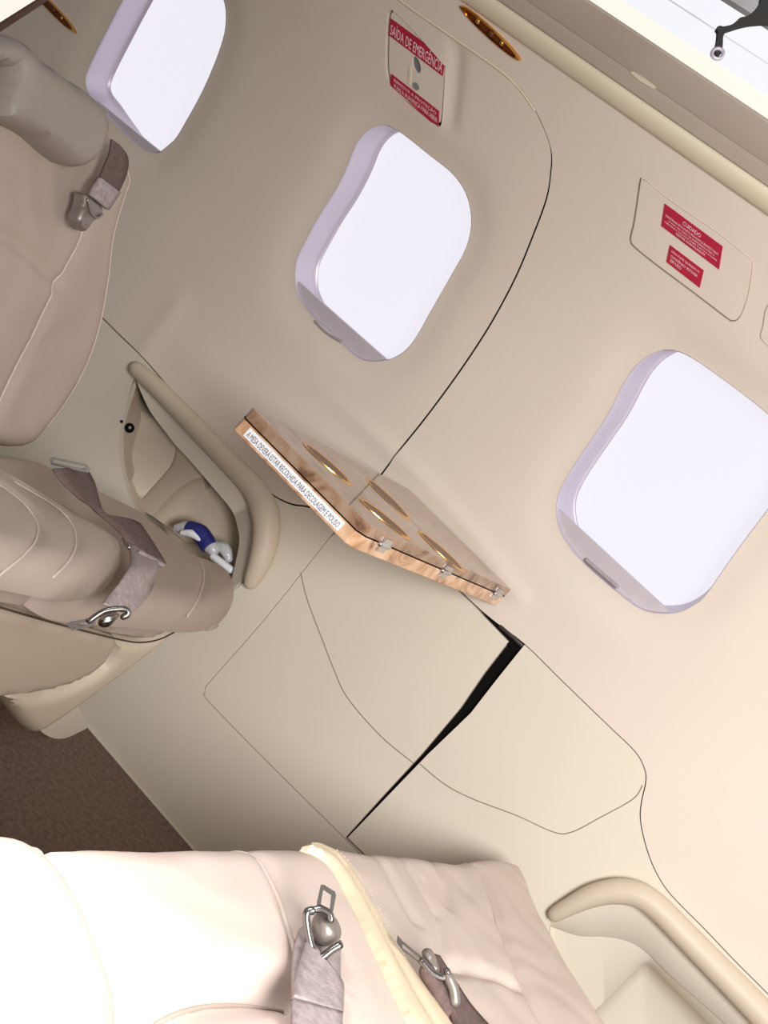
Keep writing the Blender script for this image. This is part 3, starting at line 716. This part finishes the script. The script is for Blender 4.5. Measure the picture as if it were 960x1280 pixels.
# ---- forward seat
fs = empty('cabin_seat', None, 'leather cabin seat at left, darkened to paint shade, with grey headrest, facing the table', 'seat')
pA = Plane((0, 0, zS), UPV, AX)
pA2 = Plane((0, 0, zS-.012), UPV, AX)
sc1 = pillow('side_cushion', pA2, [(20, 560), (70, 578), (115, 602), (169, 629), (192, 648), (218, 668), (233, 680), (264, 694), (288, 711), (299, 724), (303, 738), (300, 750), (286, 758), (258, 760), (215, 754), (150, 744), (90, 732), (40, 690), (0, 620), (-40, 560)], M_LEAF, fs, R=.034, drop=.034, side=.012, step=.006,
       seams=[([(200, 648), (235, 676), (253, 700), (256, 722), (250, 745), (244, 760)], .004, .006), ([(70, 585), (115, 630), (160, 672), (182, 700)], .022, .008)])
pipe(sc1, 'piping', [(200, 648), (235, 676), (253, 700), (256, 722), (250, 745), (246, 757)], .0017, M_LEA, .0008)
sc2 = pillow('seat_cushion', pA.up(.022), [(-90, 515), (-20, 562), (25, 588), (75, 619), (125, 649), (155, 667), (165, 684), (163, 699), (150, 710), (125, 716), (95, 713), (60, 704), (10, 690), (-40, 668), (-100, 650)], M_LEAF, fs, R=.034, drop=.034, side=.006, step=.006,
       seams=[([(-30, 585), (5, 606), (35, 630), (49, 652), (47, 672), (34, 688), (20, 694)], .004, .006), ([(20, 600), (70, 630), (92, 652), (97, 676), (90, 696), (78, 708)], .004, .006)])
pipe(sc2, 'piping', [(-30, 585), (5, 606), (35, 630), (49, 652), (47, 672), (34, 688), (20, 694)], .0014, M_LEA, .0006)
pipe(sc2, 'piping', [(20, 600), (70, 630), (92, 652), (97, 676), (90, 696), (80, 706)], .0016, M_LEA, .0006)
xf = pA2.p3(300, 752)[0]
pF = Plane((xf+.022, 1.2, zS), AX, (0, 1, 0))
pillow('front_panel', pF, [(-60, 690), (0, 716), (60, 738), (130, 755), (200, 772), (275, 783), (262, 792), (222, 786), (200, 797), (175, 801), (150, 797), (80, 780), (0, 758), (-60, 740)], M_LEAF, fs, R=.008, drop=.006, side=.05, smooth=3)
tube('front_piping', [pF.p3(x, y, .001) for x, y in [(-40, 700), (0, 718), (60, 740), (130, 757), (168, 768), (205, 775)]], .0013, M_LEA, fs, seg=7, n=4)
tube('panel_joint', [pF.p3(x, y, -.003) for x, y in [(-40, 744), (0, 759), (80, 782), (148, 799), (176, 803), (200, 799), (222, 788)]], .0012, mat('dark_joint', (70, 56, 46), .8), fs, seg=7, n=4)
sh = pillow('seat_base', pF.up(-.012), [(-60, 735), (0, 758), (80, 780), (145, 799), (142, 815), (128, 835), (100, 853), (65, 865), (25, 871), (-60, 872)], M_SHELL, fs, R=.01, drop=.006, side=.06, smooth=3)
plate('vent_hole', pF.up(-.018), circ(60, 800, 12, 20, 5), M_ARM, sh, .004, .003)
pG = pF.up(-.03)
pillow('base_flange', pG, [(0, 868), (60, 868), (105, 855), (140, 832), (150, 806), (185, 802), (222, 790), (215, 800), (165, 840), (100, 888), (52, 920), (36, 918), (12, 885)], M_ARM, fs, R=.022, drop=.02, side=.08, smooth=4)
plate('base_foot', pG.up(-.03), [(48, 905), (62, 921), (80, 923), (97, 916), (110, 907), (98, 884), (80, 870)], M_LOW, fs, 0, .03, smooth=3)
# backrest
rec = math.radians(24)
nB = np.array([math.cos(rec), 0, math.sin(rec)])
O_b = pA.p3(62, 566); pB = Plane(O_b, nB, (0, 1, 0))
bkr = pillow('backrest', pB, [(-160, 40), (0, 60), (60, 75), (120, 120), (152, 175), (168, 205), (173, 228), (166, 250), (152, 300), (146, 350), (135, 410), (120, 455), (100, 495), (72, 535), (45, 563), (10, 562), (-60, 545), (-200, 500)], M_LEAF, fs, R=.03, drop=.03, side=.05, wrinkle=.0012, step=.006,
       seams=[([(112, 238), (108, 290), (76, 355), (40, 430), (5, 500), (-30, 570)], .006, .007), ([(-80, 290), (-20, 288), (0, 292), (35, 315), (76, 357)], .007, .010)])
pipe(bkr, 'piping', [(112, 238), (108, 290), (76, 355), (40, 430), (5, 500), (-30, 570)], .0014, M_LEA, .0005)
pipe(bkr, 'edge_piping', [(150, 180), (163, 205), (168, 228), (161, 250), (147, 300), (141, 350), (130, 410), (115, 455), (95, 495), (67, 535)], .0013, M_LEA, .0004)
pH = pB.up(.05)
hd = pillow('headrest', pH, [(35, 60), (30, 85), (18, 125), (12, 148), (22, 157), (60, 175), (90, 200), (110, 214), (128, 206), (138, 190), (146, 165), (145, 145), (135, 125), (100, 100), (65, 75), (48, 60)], M_HEAD, fs, R=.024, drop=.026, side=.035, smooth=4)
pillow('headrest_flap', pH.up(-.008), [(-30, 60), (0, 50), (22, 47), (45, 56), (58, 70), (45, 85), (33, 92), (10, 84), (-30, 80)], M_HEAD, hd, R=.02, drop=.02, side=.03, wrinkle=.002)
# shoulder belt
pSb = pB.up(.016)
def webbing(name, plane, left, right, m, parent, h=.004, thick=.003, sub=6):
    L = [plane.p3(x, y, h if len(r) == 0 else r[0]) for x, y, *r in left]; R = [plane.p3(x, y, h if len(r) == 0 else r[0]) for x, y, *r in right]
    L, R = cr(L, sub, False), cr(R, sub, False)
    verts = []; faces = []; n = len(L)
    for a, b in zip(L, R):
        a, b = np.array(a), np.array(b)
        for k in range(5): verts.append(a*(1-k/4)+b*k/4)
    for i in range(n-1):
        for k in range(4): faces.append((i*5+k, i*5+k+1, i*5+k+6, i*5+k+5))
    o = mesh_obj(name, verts, faces, m, parent)
    md = o.modifiers.new('t', 'SOLIDIFY'); md.thickness = thick; md.offset = 0
    return o
sbelt = webbing('shoulder_belt', pSb, [(139, 174), (137, 190), (130, 208), (124, 223)], [(148, 180), (159, 196), (158, 216), (148, 240)], M_BELT, fs, .018)
webbing('belt_fold', pSb, [(124, 222), (116, 234), (112, 244)], [(148, 240), (140, 252), (134, 262)], M_BELTL, sbelt, .02, .008)
cl_ = pillow('belt_clip', pSb.up(.02), [(110, 243), (132, 258), (128, 272), (118, 280), (110, 291), (102, 286), (100, 274), (106, 258)], M_STEEL, sbelt, R=.008, drop=.008, side=.01, step=.004, smooth=3)
tube('clip_bar', [pSb.p3(x, y, .032) for x, y in [(109, 250), (112, 264), (120, 272), (127, 268)]], .0022, M_CHR, cl_, seg=6, n=3)
# lap belts of the forward seat
def frame_ring(name, plane, outer, inner, m, parent, h, thick=.004, smooth=0):
    o = [plane.ab(*p) for p in outer]; i = [plane.ab(*p) for p in inner]
    V, T = cdt(o, [i], .02)
    ob = sheet(name, V, T, lambda Vx, d: plane.pts(Vx, np.full(len(Vx), h-d)), thick, m, parent)
    return ob
lb = webbing('lap_belt', pA, [(66, 586, .055), (78, 603, .05), (98, 622, .045), (118, 638, .035), (145, 660, .03), (160, 676, .025), (172, 690, .02)], [(108, 586, .05), (118, 605, .045), (124, 628, .04), (133, 642, .035), (170, 652, .03), (184, 668, .03), (207, 704, .03)], M_BELT, fs, .02)
webbing('belt_edge', pA, [(174, 688, .03), (206, 706, .03)], [(172, 691, .028), (204, 709, .028)], M_BELTL, lb, .03, .004)
vA = Plane(pA.p3(85, 580, .055), CAM-pA.p3(85, 580, .055), AX)
frame_ring('belt_tongue', vA, [(62, 573), (66, 571), (108, 580), (113, 586), (110, 591), (64, 581)], [(67, 574.5), (107, 583), (107, 586.5), (66, 578)], M_TNG, lb, .004, .008)
lb2 = webbing('lap_belt', pA, [(162, 680, .024), (163, 704, .03), (160, 712, .03), (150, 728, .022), (138, 742, .012), (128, 755, .006)], [(186, 690, .02), (197, 705, .03), (193, 724, .025), (186, 742, .012), (172, 760, .006), (160, 768, .0)], M_BELTL, fs, .02)
vB = Plane(pA.p3(130, 770, .03), CAM-pA.p3(130, 770, .03), AX)
bk = pillow('belt_buckle', vB, [(122, 778), (128, 768), (142, 765), (150, 768), (142, 778), (135, 784), (126, 784)], M_CHR, lb2, R=.01, drop=.008, side=.008, step=.004, smooth=3)
frame_ring('buckle_latch', vB, [(83, 780), (88, 777), (116, 772), (120, 779), (112, 784), (90, 788)], [(90, 781), (112, 777), (113, 780), (92, 785)], M_TNG, bk, .006, .008)
tube('buckle_lever', [vB.p3(x, y, .008) for x, y in [(112, 776), (130, 764), (148, 761), (158, 762), (160, 768), (154, 771)]], .003, M_CHR, bk, seg=8, n=4)
wall_plug = None
tube('belt_link', [pA.p3(x, y, .04) for x, y in [(155, 674), (158, 680), (161, 684)]], .003, M_CHR, lb, seg=8)

# ---- aft seat
bs = empty('cabin_seat', None, 'pale leather cabin seat in the foreground with two seat belt buckles on it', 'seat')
qB = Plane((0, 0, zS), UPV, AX)
LS1 = [(52, 1022), (85, 1055), (112, 1092), (140, 1145), (165, 1205), (195, 1280), (225, 1360)]
LS2 = [(296, 1040), (325, 1062), (348, 1105), (365, 1150), (380, 1200), (400, 1290)]
ba = pillow('seat_cushion', qB.up(.006), [(-200, 1010), (-60, 1019), (0, 1018), (40, 1024), (75, 1033), (120, 1036), (200, 1040), (290, 1044), (340, 1044), (385, 1049), (420, 1075), (450, 1120), (490, 1200), (535, 1290), (590, 1400), (560, 1520), (100, 1600), (-250, 1500)], M_LEA, bs, R=.03, drop=.03, side=.08, wrinkle=.0008, step=.006,
       seams=[(LS1, .010, .010), ([(x+6, y) for x, y in LS1[1:]], .009, .03), (LS2, .007, .008), ([(190, 1285), (205, 1262), (235, 1243), (285, 1233), (350, 1236), (375, 1240)], .018, .016), ([(200, 1044), (175, 1080), (172, 1130)], .005, .03)])
pipe(ba, 'insert_seam', [(190, 1285), (205, 1262), (235, 1243), (285, 1233), (350, 1236), (375, 1240)], .0016, M_LEAF, .0004); pipe(ba, 'piping', LS1, .0022, M_LEA, .0012); pipe(ba, 'piping', LS2, .0022, M_LEA, .001)
LS3 = [(578, 1064), (598, 1080), (612, 1110), (626, 1150), (645, 1200), (680, 1280), (700, 1330)]
bb = pillow('side_cushion', qB, [(400, 1049), (450, 1054), (520, 1062), (568, 1070), (595, 1067), (622, 1066), (645, 1074), (662, 1095), (676, 1130), (692, 1162), (722, 1215), (760, 1275), (800, 1340), (760, 1480), (600, 1500), (540, 1350), (470, 1180), (430, 1090)], M_LEA, bs, R=.025, drop=.025, side=.08, wrinkle=.0012, step=.006,
       seams=[(LS3, .008, .008), ([(455, 1050), (480, 1080), (500, 1115), (520, 1150)], .004, .008), ([(495, 1058), (515, 1090), (545, 1140)], .003, .007), ([(540, 1066), (555, 1100), (560, 1130)], .004, .008), ([(530, 1100), (550, 1150), (555, 1190)], .003, .006),
              ([(565, 1209), (590, 1210), (620, 1219), (645, 1230)], .009, .008)])
pipe(bb, 'piping', LS3, .0022, M_LEA, .001)
wl = pillow('cushion_welt', qB.up(.014), [(388, 1049), (402, 1047), (432, 1066), (462, 1110), (495, 1170), (530, 1220), (580, 1290), (620, 1350), (690, 1470), (625, 1480), (556, 1350), (520, 1282), (480, 1195), (445, 1120), (415, 1072)], M_WELT, bs, R=.012, drop=.012, side=.02, step=.005,
       seams=[([(392, 1049), (425, 1070), (452, 1110), (485, 1170), (520, 1235), (560, 1300)], .003, .004)])
def stitches(plane, pts, h, parent):
    P = resample([plane.p3(x, y, h) for x, y in cr(pts, 8, False)], 90)
    verts, faces = [], []
    for i in range(0, 89, 2):
        a, b = P[i], P[i+1]; t = (b-a)/np.linalg.norm(b-a); s_ = np.cross(t, plane.n)*.0007; u_ = plane.n*.0007
        k = len(verts); verts += [a-s_, a+s_, b+s_, b-s_, a-s_+u_, a+s_+u_, b+s_+u_, b-s_+u_]
        faces += [(k, k+1, k+2, k+3), (k+4, k+5, k+6, k+7)]+[(k+j, k+(j+1) % 4, k+4+(j+1) % 4, k+4+j) for j in range(4)]
    return mesh_obj('stitching', verts, faces, M_STITCH, parent, smooth=False)
stitches(qB, [(420, 1062), (436, 1077), (460, 1112), (492, 1170), (526, 1232), (560, 1290)], .0115, bs)
# belts on it
L1 = webbing('lap_belt', qB, [(375, 1160), (368, 1185), (366, 1215), (366, 1245), (366, 1300), (366, 1420)], [(425, 1178), (424, 1200), (424, 1225), (426, 1250), (424, 1300), (426, 1420)], M_BELTL, bs, .012, .004)
webbing('belt_fold', qB, [(384, 1172), (372, 1216), (366, 1248)], [(425, 1226), (428, 1236), (427, 1268)], M_BELTL, L1, .018, .004)
webbing('belt_fold', qB, [(366, 1250), (366, 1290)], [(427, 1266), (426, 1310)], M_BELTL, L1, .019, .003)
v1 = Plane(qB.p3(402, 1160, .03), CAM-qB.p3(402, 1160, .03), AX)
b1 = pillow('belt_buckle', v1, [(396, 1141), (412, 1140), (422, 1150), (427, 1163), (424, 1176), (408, 1184), (396, 1180), (390, 1165), (390, 1150)], M_STEEL, L1, R=.014, drop=.012, side=.01, step=.003, smooth=3)
tube('buckle_frame', [v1.p3(x, y, .004) for x, y in [(391, 1138), (383, 1142), (385, 1165), (390, 1186), (396, 1198), (404, 1196), (414, 1188), (424, 1182)]], .0032, M_CHR, b1, seg=8, n=4)
tube('buckle_frame', [v1.p3(x, y, .004) for x, y in [(386, 1140), (400, 1136), (412, 1142), (414, 1150)]], .0026, M_CHR, b1, seg=8, n=4)
frame_ring('belt_tongue', v1, [(401, 1106), (405, 1106), (419, 1115), (420, 1120), (416, 1141), (410, 1143), (396, 1134), (396, 1128)], [(404, 1112), (414, 1119), (412, 1137), (401, 1130)], M_TNG, b1, .003, .006)
L2 = webbing('lap_belt', qB, [(534, 1192, .02), (546, 1215, .02), (556, 1245, .018), (566, 1275, .015), (578, 1310, .015), (600, 1420, .012)], [(548, 1196, .02), (566, 1224, .02), (586, 1255, .016), (612, 1285, .014), (640, 1315, .014), (690, 1420, .012)], M_BELT, bs, .012, .004)
v2 = Plane(qB.p3(540, 1200, .03), CAM-qB.p3(540, 1200, .03), AX)
frame_ring('belt_tongue', v2, [(497, 1169), (503, 1176), (531, 1199), (527, 1206), (503, 1188), (496, 1178)], [(503, 1180), (525, 1198), (523, 1201), (503, 1185)], M_TNG, L2, .003, .006)
b2 = pillow('belt_buckle', v2, [(527, 1190), (532, 1185), (540, 1187), (546, 1200), (550, 1214), (546, 1222), (538, 1216), (531, 1204)], M_STEEL, L2, R=.008, drop=.007, side=.008, step=.003, smooth=3)
tube('buckle_frame', [v2.p3(x, y, .004) for x, y in [(528, 1202), (538, 1214), (552, 1222), (560, 1220), (559, 1214)]], .003, M_CHR, b2, seg=8, n=4)
tube('belt_roll', [v2.p3(x, y, .0) for x, y in [(534, 1215), (545, 1235), (556, 1256), (566, 1280)]], .007, M_BELT, L2, seg=10, n=3)
tube('belt_roll', [v2.p3(x, y, .004) for x, y in [(561, 1222), (567, 1236), (569, 1252)]], .0045, M_STEEL, L2, seg=10, n=3)
